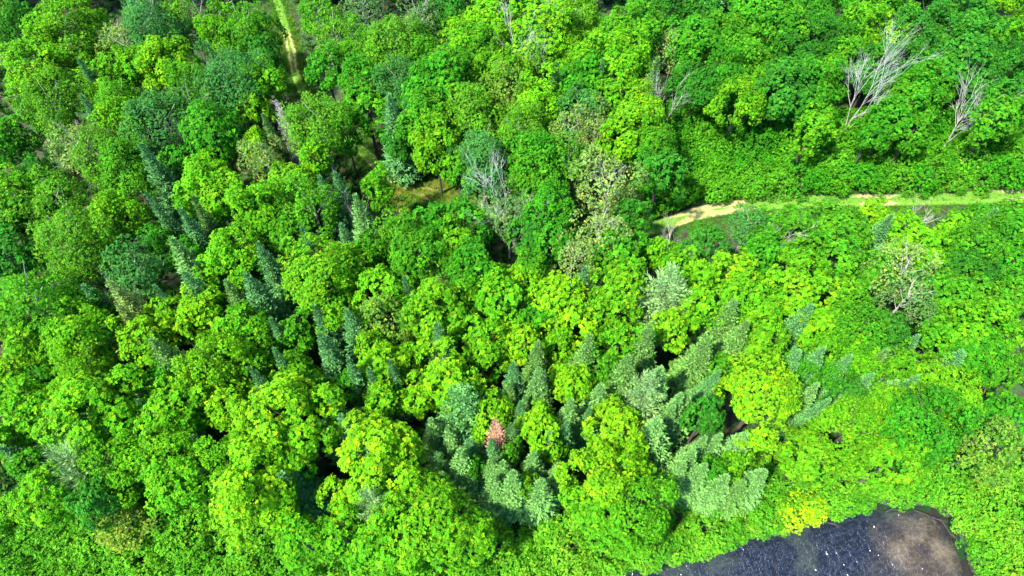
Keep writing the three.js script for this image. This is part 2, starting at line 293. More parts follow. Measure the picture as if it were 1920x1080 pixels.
// ---------------------------------------------------------------- what the labels refer to
const LANDMARKS = [['the tall bare dead tree', 39.4, -59.5], ['the smaller bare dead tree', 52.9, -60.8], ['the open grassy track', 30, -49], ['the open grassy track', 44, -49], ['the open grassy track', 56, -50], ['the sandy end of the track', 18, -46], ['the small straw-coloured clearing', -10, -51.5], ['the narrow forest trail', -30, -74], ['the grey dead snag', -24.5, -53.9], ['the white-trunked half-bare tree', -0.3, -40.7], ['the large feathery pine', 13.7, -32.2], ['the rust-brown dead spruce', -1.3, -19.1], ['the pale drooping feathery pine', -34, -16.3], ['the round olive-yellow bush', -32.2, -12.7], ['the bright yellow bush', 25, -14.2], ['the lone broad blue spruce', -16.8, -14.8], ['the dark forest gap', -56, -57], ['the brown river shallows', 37, -12], ['the small grey dead treetop', -20.5, -20.9], ['the pale bare-limbed tree', 2.8, -64.6], ['the small pale feathery pine', -10.5, -13.6]];
function nearest(x, z) { let b = null, m = 1e9; for (const L of LANDMARKS) { const d = Math.hypot(L[1] - x, L[2] - z); if (d > 0.8 && d < m) { m = d; b = L; } } return (m < 6 ? 'beside ' : m < 12 ? 'near ' : m < 20 ? 'not far from ' : 'far from ') + b[0]; }
const WORD = { M: 'mid-green leafy', B: 'bright green leafy', Y: 'yellow-green leafy', X: 'golden yellow-green leafy', D: 'dark green leafy', A: 'fresh green fine-leaved', G: 'dull green fine-leaved', O: 'olive green fine-leaved', P: 'pale thin-crowned', H: 'half-bare pale-limbed' };
const NEEDLES = { S: 'blue-green', D: 'dark olive green', L: 'pale grey-green', Y: 'yellowish green', F: 'fluffy mid-green' };

// ---------------------------------------------------------------- broadleaf trees: kind, x, z, height, crown radius
const BROADLEAF = `
  B -52.6 -69.2 13.3 4.6; D -59.7 -70.9 11.1 2.9; A -62.6 -72.0 11.0 2.6; B -53.1 -61.6 13.2 4.0; A -50.6 -57.1 12.3 3.5; P -45.7 -67.2 11.4 2.4; G -42.3 -68.9 13.9 3.8; A -40.7 -71.8 12.3 3.0; Y -35.4 -70.4 11.7 2.7;
  A -32.1 -69.6 11.9 3.2; Y -39.7 -63.7 11.7 2.8; B -43.8 -64.2 10.6 2.4; B -46.6 -62.9 10.7 2.6; A -43.5 -58.0 11.2 2.9; Y -46.3 -60.1 9.6 1.9; A -35.7 -59.5 12.3 2.9; G -31.7 -60.0 13.4 3.6; Y -28.7 -60.7 11.5 2.5;
  Y -29.1 -57.6 10.1 1.7; G -34.0 -58.3 10.2 2.2; G -37.9 -54.8 12.5 3.5; B -42.4 -54.4 11.7 2.8; M -31.7 -52.5 12.4 3.1; Y -27.5 -52.0 9.9 1.6; P -25.8 -49.1 11.3 2.0; A -20.7 -53.7 12.3 3.5; Y -21.0 -50.2 10.1 1.9;
  P -45.2 -50.6 12.4 2.8; A -42.7 -49.2 11.8 2.9; A -40.3 -48.2 11.3 2.9; M -34.8 -49.7 9.9 1.9; Y -30.9 -45.8 11.7 3.2; M -54.8 -51.5 10.1 1.6; B -50.9 -45.0 11.1 2.3; M -47.4 -45.3 9.7 1.7; B -22.6 -46.6 10.2 2.2;
  A -23.5 -72.6 11.7 2.6; A -21.2 -69.5 11.0 2.4; M -21.5 -63.4 11.2 2.3; D -29.5 -66.0 10.8 2.1; D -30.5 -72.2 9.3 1.5; H -18.1 -72.8 12.3 2.9; A -17.6 -67.0 11.6 2.8; A -13.4 -66.8 12.6 3.4; M -11.0 -66.6 11.1 2.8;
  H -11.0 -71.4 12.1 2.8; D -7.7 -72.8 12.3 3.0; Y -2.6 -71.0 12.0 3.4; B -5.7 -67.1 11.9 3.3; B 3.8 -68.8 13.8 4.5; B 8.1 -72.0 11.9 3.1; M 14.5 -69.1 13.4 3.8; D 19.0 -72.8 12.2 3.2; B 7.2 -66.7 11.3 2.8;
  Y 12.1 -63.3 13.6 3.6; P 19.0 -66.5 11.1 2.4; B -1.5 -62.9 11.5 2.8; M -4.1 -65.5 11.5 3.0; M -8.3 -59.7 13.0 3.5; M -17.0 -61.0 11.5 2.9; G -13.0 -60.7 11.6 2.9; M -16.2 -57.0 11.5 2.6; M -9.5 -54.9 12.0 3.2;
  A -4.9 -55.8 12.3 3.2; O -0.6 -59.0 11.5 2.5; Y 3.0 -58.2 11.4 3.0; M 8.2 -61.4 11.2 2.9; G 7.7 -57.1 10.6 2.5; B 11.3 -58.4 11.1 2.4; Y 14.0 -55.6 11.8 2.9; P 6.2 -53.2 11.1 2.3; P 9.1 -54.9 10.2 1.7;
  B 12.8 -52.5 11.7 3.1; M -18.5 -54.5 9.8 1.8; D -12.6 -53.5 9.3 1.8; B -8.2 -51.6 11.9 2.9; G -3.3 -49.4 12.5 3.0; A 0.8 -52.3 12.4 3.0; M 2.2 -48.9 12.3 3.0; A 5.6 -48.9 11.5 2.4; M -5.8 -49.0 9.4 1.9;
  G -3.0 -46.0 11.1 2.7; M 2.2 -46.0 12.2 2.8; P 9.6 -45.1 12.9 2.9; M 15.0 -51.2 11.3 2.7; B -13.9 -46.1 10.2 1.7; D 15.5 -47.7 11.1 2.4; D 22.8 -73.0 12.1 2.9; M 30.0 -71.2 13.4 4.1; M 26.3 -68.5 12.1 3.3;
  M 32.1 -68.8 12.1 3.1; M 37.5 -72.1 12.4 3.6; D 36.8 -67.6 12.3 3.3; B 41.2 -69.4 11.9 2.7; Y 45.7 -69.2 10.7 2.4; M 45.7 -73.0 12.0 3.4; D 48.7 -68.9 12.6 3.8; D 54.0 -70.3 13.2 4.1; B 59.7 -71.6 13.0 3.4;
  M 58.3 -67.4 11.9 3.1; M 21.3 -67.0 12.2 3.3; M 27.6 -64.7 11.4 3.0; M 23.8 -61.1 12.4 2.9; B 25.4 -58.0 11.8 3.0; D 20.8 -60.0 11.4 2.9; D 32.1 -64.3 11.8 3.3; D 30.3 -59.0 12.2 3.5; M 38.9 -65.9 11.1 2.8;
  M 33.8 -59.9 11.9 2.9; M 45.3 -59.4 11.3 2.9; M 48.4 -62.4 10.6 2.6; D 46.6 -64.8 11.4 2.7; D 51.9 -63.3 13.1 3.9; D 56.8 -62.9 12.5 3.0; D 55.6 -58.3 10.8 2.6; B 33.0 -54.4 10.5 2.2; M 39.7 -54.1 10.2 1.8;
  M 42.2 -55.8 11.0 2.6; M 53.0 -55.0 11.5 2.4; M 44.3 -54.7 10.0 1.9; M 44.1 -59.4 10.5 2.4; M 51.7 -62.5 10.8 2.4; D 42.1 -63.5 10.8 2.7; A -49.7 -43.4 11.1 2.6; D -50.4 -42.1 9.9 2.0; A -45.6 -44.0 11.3 2.4;
  A -42.2 -38.6 12.9 3.3; B -39.2 -41.8 11.3 2.7; D -48.5 -38.0 10.4 2.5; G -35.6 -36.0 10.8 2.6; B -29.1 -44.1 10.9 2.6; B -25.0 -42.8 11.2 2.8; Y -26.3 -36.6 11.7 3.1; A -20.1 -42.8 11.6 2.6; M -22.2 -40.4 9.7 2.0;
  B -17.3 -33.8 12.8 3.9; A -42.3 -31.1 13.8 3.7; A -45.4 -30.6 10.8 2.3; B -42.2 -27.8 11.3 2.3; Y -37.8 -28.1 12.1 3.2; M -38.6 -31.7 10.4 1.8; Y -43.3 -25.2 10.4 2.0; Y -36.2 -24.2 11.7 2.7; Y -32.5 -28.0 11.0 2.3;
  Y -31.4 -31.3 9.6 1.6; Y -28.6 -31.1 10.1 2.3; B -24.1 -29.1 10.7 2.5; Y -25.4 -25.3 12.2 2.9; B -22.8 -26.8 10.3 1.8; Y -18.8 -25.3 10.3 1.7; A -11.1 -40.2 10.3 2.2; M -7.8 -40.8 10.7 2.2; M -5.0 -41.8 10.7 2.1;
  M -13.8 -38.3 9.9 1.7; M -9.0 -36.8 12.3 3.0; B -5.4 -38.2 10.5 2.2; M -3.5 -35.1 11.8 2.8; M 3.7 -42.5 11.8 2.8; D 2.4 -40.1 10.2 2.2; M 4.4 -39.2 10.6 1.9; P 8.7 -39.2 12.7 2.7; P 6.0 -37.3 10.6 2.1;
  D 11.8 -42.6 10.2 1.7; M 10.1 -37.1 11.5 2.5; M 12.3 -39.2 9.9 1.7; B -15.5 -35.8 10.0 2.2; Y -12.0 -33.1 11.3 2.4; O -11.6 -30.0 10.6 2.5; B -6.4 -30.7 12.2 2.8; B -1.2 -32.5 11.4 2.6; Y 0.3 -34.7 9.8 2.1;
  M 1.5 -35.9 9.6 1.9; Y 4.2 -32.4 11.0 2.4; X 5.3 -30.6 11.0 2.4; B 8.5 -31.2 10.7 2.1; B 10.1 -33.4 11.5 2.5; B -2.6 -28.3 10.7 2.5; X 0.7 -28.6 9.7 2.1; Y -11.5 -25.7 11.1 2.2; Y -9.3 -27.0 9.2 1.8;
  Y -5.4 -24.5 11.7 2.6; B 4.3 -28.5 9.0 1.6; B 9.7 -28.1 10.5 2.0; Y 14.4 -29.7 10.6 2.0; Y 5.0 -24.4 10.1 1.7; M -9.3 -31.0 9.6 1.6; B -12.4 -28.4 10.0 1.6; M -16.0 -32.6 9.2 1.6; D 19.2 -39.1 10.1 1.8;
  G 24.6 -43.0 7.2 2.1; M 29.1 -42.9 7.9 2.3; M 26.7 -42.5 7.4 1.9; M 33.7 -41.9 8.2 2.9; Y 38.2 -44.9 7.0 1.7; Y 41.1 -43.0 6.9 2.1; Y 46.8 -43.3 6.6 1.8; M 52.1 -43.6 7.4 2.1; M 24.3 -38.1 10.1 1.9;
  Y 17.3 -35.3 10.8 2.1; Y 20.8 -35.2 11.0 2.4; B 26.9 -36.0 10.5 2.5; M 31.4 -37.6 11.0 2.6; P 36.1 -35.1 12.3 2.6; M 34.4 -35.1 10.0 1.9; Y 40.3 -38.2 9.9 2.2; M 44.3 -38.1 11.8 2.7; M 48.2 -39.5 11.1 2.3;
  D 43.3 -35.6 10.8 2.7; M 47.6 -36.0 10.6 2.2; Y 25.9 -33.0 10.7 2.4; Y 17.1 -32.0 11.0 2.3; B 21.1 -33.2 10.3 2.2; B 22.9 -31.6 9.9 2.1; B 29.3 -32.2 11.1 2.6; M 30.7 -29.2 12.0 2.7; Y 28.9 -30.0 9.7 2.0;
  H 36.4 -32.3 11.0 2.4; M 42.1 -32.2 11.3 2.6; M 46.7 -33.0 10.6 2.0; B 22.7 -28.7 10.2 2.0; Y 31.1 -27.7 9.2 1.5; B 41.4 -28.5 12.1 2.9; M 40.5 -26.9 11.1 2.4; M 39.0 -29.5 9.7 2.0; X 20.6 -22.2 12.9 3.3;
  Y 14.3 -38.6 9.0 1.5; M 49.9 -44.5 6.8 1.7; B 28.0 -27.9 9.6 1.4; D 33.7 -29.2 9.9 1.9; M 39.3 -33.3 10.8 2.2; M 16.0 -37.4 9.1 1.6; Y -40.3 -21.5 11.7 2.6; Y -33.8 -21.0 12.3 3.5; Y -31.2 -17.1 11.4 3.0;
  Y -27.6 -21.1 11.2 2.6; Y -24.3 -22.1 10.3 2.2; Y -27.3 -17.9 11.5 2.7; Y -17.8 -20.5 13.1 3.4; Y -21.1 -20.0 10.8 2.2; Y -22.3 -17.4 10.8 2.7; Y -18.5 -18.0 10.4 2.3; Y -20.1 -14.9 12.2 3.2; B -26.3 -15.4 10.8 2.4;
  Y -36.5 -14.7 10.8 2.2; D -32.4 -14.7 10.1 1.9; B -11.0 -23.2 9.7 2.0; Y -8.0 -23.3 9.4 1.7; Y -5.6 -23.9 9.8 1.5; X -10.3 -17.0 12.3 3.3; X -13.3 -14.8 8.6 1.8; Y -1.6 -21.8 10.3 1.7; Y 2.4 -20.2 10.1 1.9;
  X 8.6 -20.2 10.9 2.3; B -6.5 -12.7 11.2 3.8; B -4.1 -12.0 9.0 2.5; X 7.1 -16.2 11.8 2.7; X 9.9 -17.7 9.7 1.7; B 9.9 -13.6 10.5 3.0; B 6.8 -13.9 8.5 2.1; D 16.4 -21.5 9.8 1.5; D 28.8 -23.2 9.7 1.5;
  M 32.9 -19.9 13.1 3.6; B 27.7 -19.8 11.7 3.0; O 38.9 -18.8 10.2 2.3; M 41.6 -20.9 10.9 2.2; B 37.6 -22.9 10.3 2.2; B 31.5 -22.1 10.4 2.0; B -41.7 -19.2 9.2 1.7; M -39.4 -17.4 9.1 1.6; B 24.4 -18.1 9.9 2.1;
  B 30.7 -17.4 11.2 2.3; M 24.1 -26.1 9.1 1.6; B -9.7 -10.7 9.7 2.5; B -13.4 -12.0 8.5 2.0; B -16.5 -11.6 8.9 2.2; M -40.9 -25.5 9.3 1.5; M -29.9 -25.4 9.6 1.5; M -14.0 -24.6 8.9 1.5; M -17.0 -23.6 9.6 1.7;
  M 7.9 -25.7 10.0 1.5; M 19.0 -26.2 8.7 1.4; M -4.1 -22.9 9.6 1.5; M 2.0 -30.7 9.7 1.8; M -19.4 -29.6 9.6 1.8; B 18.4 -17.6 8.2 1.2; M 16.5 -17.0 8.2 1.1; M 28.1 -25.3 9.5 1.2; M 25.7 -25.5 9.3 1.2;
  B 31.0 -25.8 9.5 1.3; B 34.5 -26.3 9.5 1.3; M 0.0 -18.3 9.3 0.9; M 3.6 -18.9 8.4 0.9; M -3.1 -17.4 8.9 0.8; B 1.1 -15.9 8.8 0.9; M -54.2 -53.8 10.1 1.9; D -49.5 -47.6 10.3 1.7; M -31.6 -38.2 9.8 1.6;
  B 36.2 -24.9 10.2 1.6; M 32.8 -23.4 9.2 1.7; M -34.7 -39.5 9.6 1.5; B 36.9 -23.8 9.6 1.5; M 42.9 -25.3 9.7 1.5;
`;
reseed(9);
for (const row of BROADLEAF.split(';')) {
  if (!row.trim()) continue;
  const [k, ...n] = row.trim().split(' '), [x, z, H, R] = n.map(Number);
  const lib = k === 'P' || k === 'H' ? LIB.sparse : 'AGO'.includes(k) ? (R > 2.75 ? LIB.fineBig : LIB.fineSmall) : (R > 2.65 ? LIB.big : LIB.small);
  const proto = lib[Math.floor(rnd() * lib.length)], mats = LEAF[k];
  const size = R > 3.2 ? 'large' : R > 2.3 ? 'mid-sized' : 'small', where = nearest(x, z);
  plant('AGOPH'.includes(k) ? 'fine_leaved_tree' : 'broadleaf_tree', proto, mats[Math.floor(rnd() * mats.length)], 'AGPH'.includes(k) ? PALE_BARK : BARK, x, z, H, R, rr(0, 6.28),
    { label: `${size} ${WORD[k]} tree ${where}`, category: 'tree', group: `${size} ${WORD[k]} trees ${where}` });
}

// ---------------------------------------------------------------- spruces: tone, x, z, height, radius
const CONIFERS = `
  S -47.3 -60.6 12.0 1.4; S -45.7 -55.7 11.5 1.33; S -33.9 -63.3 12.0 1.33; S -36.3 -47.2 13.0 1.64; D -26.1 -53.3 11.0 1.25; S -17.1 -44.3 12.0 1.33; S -18.5 -43.8 12.0 1.25; S 4.9 -60.1 12.0 1.4; S 9.9 -60.6 12.0 1.01;
  D 15.9 -60.8 12.0 1.72; S -12.7 -54.0 13.0 1.79; S -11.3 -55.3 11.0 1.25; S -34.0 -41.1 13.0 1.17; S -30.6 -39.5 12.5 1.56; D -29.9 -41.0 12.5 1.33; L -30.5 -36.1 12.5 1.79; S -22.7 -35.7 12.5 1.48; S -28.6 -32.7 12.0 1.48;
  S -23.0 -32.2 12.5 1.79; D -25.0 -32.1 11.5 1.4; S -37.4 -31.7 11.5 1.4; Y -34.6 -31.5 12.5 1.56; Y -34.1 -30.0 11.0 1.33; S -19.4 -38.1 11.5 1.25; S -28.7 -34.7 11.0 0.94; S -31.5 -32.0 11.0 0.94; S -16.7 -29.2 12.5 1.25;
  S -20.9 -29.0 10.5 1.17; D -29.3 -25.8 12.5 1.72; S -19.3 -25.1 12.5 1.09; S -21.1 -23.7 12.0 1.17; S -15.8 -26.5 12.5 1.4; S -13.9 -28.8 12.5 1.48; D -31.1 -22.8 9.6 1.4; S -30.4 -21.6 10.1 1.17; S -25.2 -18.6 10.1 1.09;
  S -30.8 -20.1 9.6 1.09; S -24.3 -16.1 9.6 1.09; L -14.7 -41.2 12.5 1.56; S -16.0 -38.9 11.0 1.4; S -9.4 -32.3 12.0 1.01; S 6.4 -33.5 12.0 1.4; S -6.2 -27.3 13.0 1.56; S -13.2 -24.3 12.5 1.25; S -10.0 -24.4 12.0 1.01;
  S -11.7 -23.9 11.5 1.01; D 2.2 -26.6 11.0 1.25; D 6.4 -26.3 12.5 1.72; D 11.4 -27.2 12.5 1.56; D 9.4 -24.4 12.5 1.64; S 0.1 -24.1 12.0 1.25; L 2.2 -23.7 12.0 1.33; L 11.9 -23.4 12.5 1.87; S 37.7 -42.0 8.6 1.17;
  S 47.8 -42.2 9.1 1.25; S 25.6 -37.6 9.6 0.86; S 26.3 -30.5 10.6 1.48; D 19.4 -30.6 11.1 1.72; D 20.1 -28.5 11.1 1.64; D 16.6 -26.9 11.1 1.72; S 17.4 -24.5 9.6 1.17; S 24.2 -25.9 10.6 1.4; S 26.1 -26.0 11.1 1.48;
  S 28.4 -25.5 10.6 1.25; D 31.9 -26.3 10.1 1.4; S 35.3 -27.9 9.6 1.25; S 37.4 -25.5 11.1 1.72; S 33.4 -23.6 10.6 1.25; S 30.4 -24.3 9.6 1.25; S -14.6 -21.4 11.1 1.4; S -13.6 -20.1 10.6 1.4; S -15.3 -20.1 9.6 1.09;
  F -4.1 -21.5 11.8 2.03; L -6.5 -20.0 10.1 1.4; L -5.1 -19.4 10.1 1.25; D -0.2 -23.2 10.1 1.25; L 1.8 -23.5 10.1 1.25; S 0.7 -21.5 10.1 1.01; L -0.1 -19.6 10.1 1.25; L 4.8 -21.5 10.6 1.25; S 4.4 -19.9 10.1 1.09;
  L 7.3 -22.8 10.6 1.4; L 3.0 -19.0 10.1 1.17; L 11.6 -19.7 10.6 2.03; L 13.7 -22.0 10.6 1.4; L 13.2 -21.3 9.6 1.17; S -3.4 -18.3 10.1 1.25; L -4.0 -17.3 10.6 1.56; S -1.6 -18.3 10.1 1.09; L -1.6 -16.9 10.1 1.09;
  L -0.7 -16.5 10.1 1.4; L -1.4 -15.6 9.6 1.25; L 0.1 -15.6 10.6 1.48; L 1.7 -17.3 10.1 1.25; L 2.3 -15.2 10.1 1.33; L 3.7 -16.6 9.6 1.17; L -7.8 -16.6 9.1 1.09; L -5.5 -16.0 9.1 1.01; F -6.0 -17.6 8.3 0.86;
  L 14.5 -22.4 10.1 1.33; L 25.3 -23.2 10.1 1.17; S 25.9 -21.8 10.1 1.09; L 32.2 -23.7 9.6 1.33; L 15.4 -18.7 9.6 1.17; L 16.6 -18.9 9.6 1.33; L 18.6 -18.9 9.6 1.4; L 14.3 -17.5 9.6 1.25; L 15.2 -16.6 9.1 1.17;
  L 16.9 -15.9 8.6 1.25; L 19.8 -16.2 9.1 1.25; D 18.5 -15.7 7.6 1.17; S -40.5 -17.9 9.6 1.4; S -17.6 -15.5 10.6 1.95; L 1.1 -22.7 8.6 0.94; S 6.4 -21.4 9.1 0.94; L 10.6 -23.3 9.6 1.17; L 13.6 -16.7 9.1 1.17;
`;
for (const row of CONIFERS.split(';')) {
  if (!row.trim()) continue;
  const [k, ...n] = row.trim().split(' '), [x, z, H, R] = n.map(Number), lib = k === 'F' ? LIB.fluffy : LIB.spruce;
  const size = R > 1.95 ? 'broad' : R > 1.5 ? 'mid-sized' : 'slim', where = nearest(x, z);
  plant('spruce_tree', lib[Math.floor(rnd() * lib.length)], NEEDLE[k], BARK, x, z, H, R * 1.08, rr(0, 6.28), { label: `${size} ${NEEDLES[k]} spruce ${where}`, category: 'spruce', group: `${size} ${NEEDLES[k]} spruces ${where}` });
}
const PINES = `
  13.7 -32.2 13.5 3.0; -10.5 -13.6 12.0 1.9; -34.1 -16.5 13.0 2.4; 10.8 -22.3 13.5 2.1; -33.8 -15.7 11.0 1.8;
`;
const PINE_LABELS = ['large feathery pale green pine with spreading spoke-like boughs', 'small pale feathery pine beside yellow-green crowns', 'pale drooping feathery pine left of yellow maples', 'pale feathery pine among grey-green spruces', 'short feathery pine beneath the pale drooping pine'];
PINES.split(';').filter(r => r.trim()).forEach((row, i) => {
  const [x, z, H, R] = row.trim().split(' ').map(Number);
  plant('pine_tree', LIB.pine[i % 2], NEEDLE.W, BARK, x, z, H, R, rr(0, 6.28), { label: PINE_LABELS[i], category: 'pine' });
});

// ---------------------------------------------------------------- dead trees: trunk and each main limb its own part
function twigs(s, o, d, len, r, level) {
  const mid = o.clone().addScaledVector(d, len * 0.5).add(randomDir().multiplyScalar(len * 0.05)), end = o.clone().addScaledVector(d, len).add(V(0, len * 0.06, 0));
  s.tube([o, mid, end], [r, r * 0.7, r * (level ? 0.35 : 0.15)], level > 1 ? 6 : 4);
  if (!level) return;
  const n = 3 + Math.floor(rnd() * 3);
  for (let k = 0; k < n; k++) { const t = rr(0.35, 1), nd = d.clone().addScaledVector(randomDir(), 0.55).add(V(0, 0.12, 0)).normalize(); twigs(s, (t < 0.5 ? o.clone().lerp(mid, t * 2) : mid.clone().lerp(end, t * 2 - 1)), nd, len * rr(0.4, 0.7), r * (1 - 0.6 * t), level - 1); }
}
function deadTree(name, x, z, H, stems, spread, m, tag, s0, leafy = 0) {
  reseed(s0);
  const g = new THREE.Group(); g.name = numbered(name); g.position.set(x, groundHeight(x, z), z);
  const t = new Soup(), fork = H * 0.22; t.tube([V(0, -0.4, 0), V(0.05, fork * 0.5, 0), V(0.02, fork, 0.03), V(0.06, fork * 1.35, 0)], [0.15, 0.12, 0.1, 0.05], 8);
  const tm = new THREE.Mesh(t.geometry(), m); tm.name = 'trunk'; g.add(tm);
  for (let k = 0; k < stems; k++) {
    const a = k / stems * 6.28 + rr(-0.5, 0.5), s = new Soup(), d = V(Math.cos(a) * spread, 1, Math.sin(a) * spread * 0.8).normalize();
    twigs(s, V(0.02, fork * rr(0.85, 1.25), 0), d, H * rr(0.42, 0.62), 0.048, 3);
    const l = new THREE.Mesh(s.geometry(), m); l.name = 'limb'; g.add(l);
  }
  if (leafy) { const p = LIB.sparse[s0 % 3], c = new THREE.Mesh(p.crown, LEAF.H[0]); c.name = 'crown'; c.scale.set(leafy / p.R, H * 0.97 / p.H, leafy / p.R); g.add(c); }
  Object.assign(g.userData, tag); scene.add(shade(g)); return g;
}
deadTree('dead_tree', 39.4, -58.6, 13.2, 5, 0.17, GREY_WOOD, { label: 'tall bare pale dead tree with many upright limbs above the thicket', category: 'dead tree' }, 31);
deadTree('dead_tree', 51.6, -57.6, 10.5, 5, 0.24, GREY_WOOD, { label: 'smaller bare dead tree with tangled grey limbs above the thicket', category: 'dead tree' }, 32);
deadTree('dead_tree', 45.3, -59.8, 4.6, 2, 0.15, GREY_WOOD, { label: 'short bare dead stem between the two bare dead trees', category: 'dead tree' }, 33);
deadTree('dead_tree', 46.8, -58.8, 4.2, 2, 0.5, GREY_WOOD, { label: 'short leaning bare dead stem in front of the dead trees', category: 'dead tree' }, 34);
deadTree('dead_tree', 42.5, -43.6, 6.6, 3, 0.2, GREY_WOOD, { label: 'bare twiggy dead tree below the grassy track', category: 'dead tree' }, 35);
deadTree('dead_tree', 27, -41.2, 7.4, 3, 0.2, wood(0.3, 0.26, 0.22), { label: 'dull grey bare tree among green crowns below the track', category: 'dead tree' }, 36);
deadTree('dead_tree', 16.6, -41.4, 6.5, 3, 0.3, GREY_WOOD, { label: 'pale bare twiggy tree at the end of the sandy track', category: 'dead tree' }, 37);
deadTree('dead_tree', 17.1, -58.5, 9.2, 3, 0.3, GREY_WOOD, { label: 'grey bare-limbed tree at the edge of the thicket', category: 'dead tree' }, 38);
deadTree('half_bare_tree', -0.3, -42.6, 11.5, 5, 0.42, wood(0.42, 0.38, 0.31), { label: 'white-trunked half-bare tree in the middle of the forest', category: 'tree' }, 39, 2.6);
deadTree('half_bare_tree', 2.8, -66, 12.2, 5, 0.45, wood(0.36, 0.32, 0.26), { label: 'pale bare-limbed tree standing among maples beyond the clearing', category: 'tree' }, 40, 2.4);
deadTree('dead_tree', -36, -54.5, 11, 4, 0.55, wood(0.34, 0.29, 0.24), { label: 'grey bare twiggy tree between dull green crowns', category: 'dead tree' }, 41);
deadTree('dead_tree', -39.4, -70.8, 12.5, 3, 0.3, GREY_WOOD, { label: 'thin pale bare tree near the narrow forest trail', category: 'dead tree' }, 42);
deadTree('dead_tree', -16.6, -40.5, 8.5, 5, 0.7, wood(0.2, 0.16, 0.13), { label: 'dark bare twiggy tree beside the pale spruce', category: 'dead tree' }, 43);
deadTree('dead_tree', 44.5, -25, 4.5, 4, 0.8, wood(0.2, 0.1, 0.06), { label: 'low reddish-brown bare thicket tree in a dark gap', category: 'dead tree' }, 44);
{
  reseed(50);
  const bare = (k) => spruceGeometry(12, 1.3, { low: 0.1, step: 0.26, power: 0.8, whorl: 9, rise: -0.1, gap: 0.28, spray: 0.36, thin: 0.1 });
  const p = { R: 1.3, H: 12, crown: bare(), trunk: poleGeometry(12, 0.14) };
  plant('dead_spruce', p, needleMaterial(0.36, 0.19, 0.09), BARK, -1.3, -19.0, 12.4, 1.25, 0, { label: 'rust-brown dead spruce among pale grey-green spruces', category: 'dead spruce' });
  plant('dead_spruce', p, needleMaterial(0.30, 0.27, 0.21), GREY_WOOD, -24.5, -53.9, 12.2, 1.15, 1, { label: 'grey dead snag spruce between leafy crowns', category: 'dead spruce' });
  plant('dead_spruce', p, needleMaterial(0.36, 0.30, 0.23), GREY_WOOD, -20.5, -20.9, 11.8, 0.9, 2, { label: 'small grey dead treetop among yellow-green crowns', category: 'dead spruce' });
}

// ---------------------------------------------------------------- shrubs
const SHRUB = { t1: leafMaterial(0.034, 0.215, 0.005), t2: leafMaterial(0.060, 0.255, 0.005), b1: leafMaterial(0.100, 0.320, 0.010), b2: leafMaterial(0.128, 0.335, 0.012), b3: leafMaterial(0.070, 0.270, 0.008), olive: leafMaterial(0.16, 0.26, 0.02), yellow: leafMaterial(0.27, 0.46, 0.006) };
const THICKET = [[15, -57], [22, -62.5], [31.6, -62.5], [38.5, -61.5], [47.6, -61.5], [64, -64], [60.1, -52.5], [45.3, -52.1], [29.9, -51.7], [22.4, -50.8], [17.9, -49.5], [15.1, -48.2]];
const BANK_EAST = [[14.5, -16.5], [23.3, -20.6], [29, -20.1], [35.4, -18.6], [40.3, -19.1], [47.4, -20.1], [44, -8.5], [40.4, -8.5], [40.4, -11.2], [40, -14.6], [37.8, -16.8], [32, -17.1], [26.6, -15.8], [20.9, -14.4], [18.4, -13.2], [14.7, -12.5], [8.4, -11.2], [3.5, -9.4], [-2.6, -9.2], [-1.8, -12.7], [4.2, -14.9], [10.9, -12.7]];
const BANK_WEST = [[-45.9, -16.3], [-36.1, -14.9], [-29.4, -15.8], [-21.3, -14.9], [-15.4, -12.2], [-12.5, -11], [-2, -9.2], [-2, -7.6], [-42.9, -7.6]];
function scatter(poly, gap, most, avoid = 0) {
  const out = [], xs = poly.map(p => p[0]), zs = poly.map(p => p[1]), a = Math.min(...xs), b = Math.max(...xs), c = Math.min(...zs), d = Math.max(...zs);
  for (let k = 0; k < 9000 && out.length < most; k++) { const x = rr(a, b), z = rr(c, d); if (!inside(poly, x, z) || out.some(q => Math.hypot(q[0] - x, q[1] - z) < gap)) continue; out.push([x, z]); }
  return out;
}
reseed(77);
function shrubs(name, poly, gap, most, mats, sizes, text) {
  for (const [x, z] of scatter(poly, gap, most)) {
    const q = Math.floor(rnd() * mats.length), R = rr(...sizes), size = R > lerp(...sizes, 0.5) ? 'larger' : 'smaller', where = nearest(x, z), word = mats[q][1];
    plant(name, LIB.shrub[Math.floor(rnd() * 4)], mats[q][0], BARK, x, z, R * rr(1.5, 2.1) * (z < -57.5 ? 1.5 : 1), R, rr(0, 6.28), { label: `${size} ${word} ${text} ${where}`, category: 'shrub', group: `${size} ${word} ${text} ${where}` }, 'stems');
  }
}
shrubs('thicket_shrub', THICKET, 1.6, 290, [[SHRUB.t1, 'deep green'], [SHRUB.t2, 'green'], [SHRUB.t2, 'green'], [SHRUB.b3, 'light green']], [1.2, 1.9], 'thicket shrub');
shrubs('bank_shrub', BANK_EAST, 1.45, 240, [[SHRUB.b1, 'lime green'], [SHRUB.b2, 'yellowish lime'], [SHRUB.b3, 'light green']], [1.05, 1.6], 'river bank shrub');
shrubs('bank_shrub', BANK_WEST, 1.6, 130, [[SHRUB.b1, 'lime green'], [SHRUB.b3, 'light green'], [SHRUB.b3, 'light green']], [1.1, 1.7], 'bank shrub');
reseed(88);
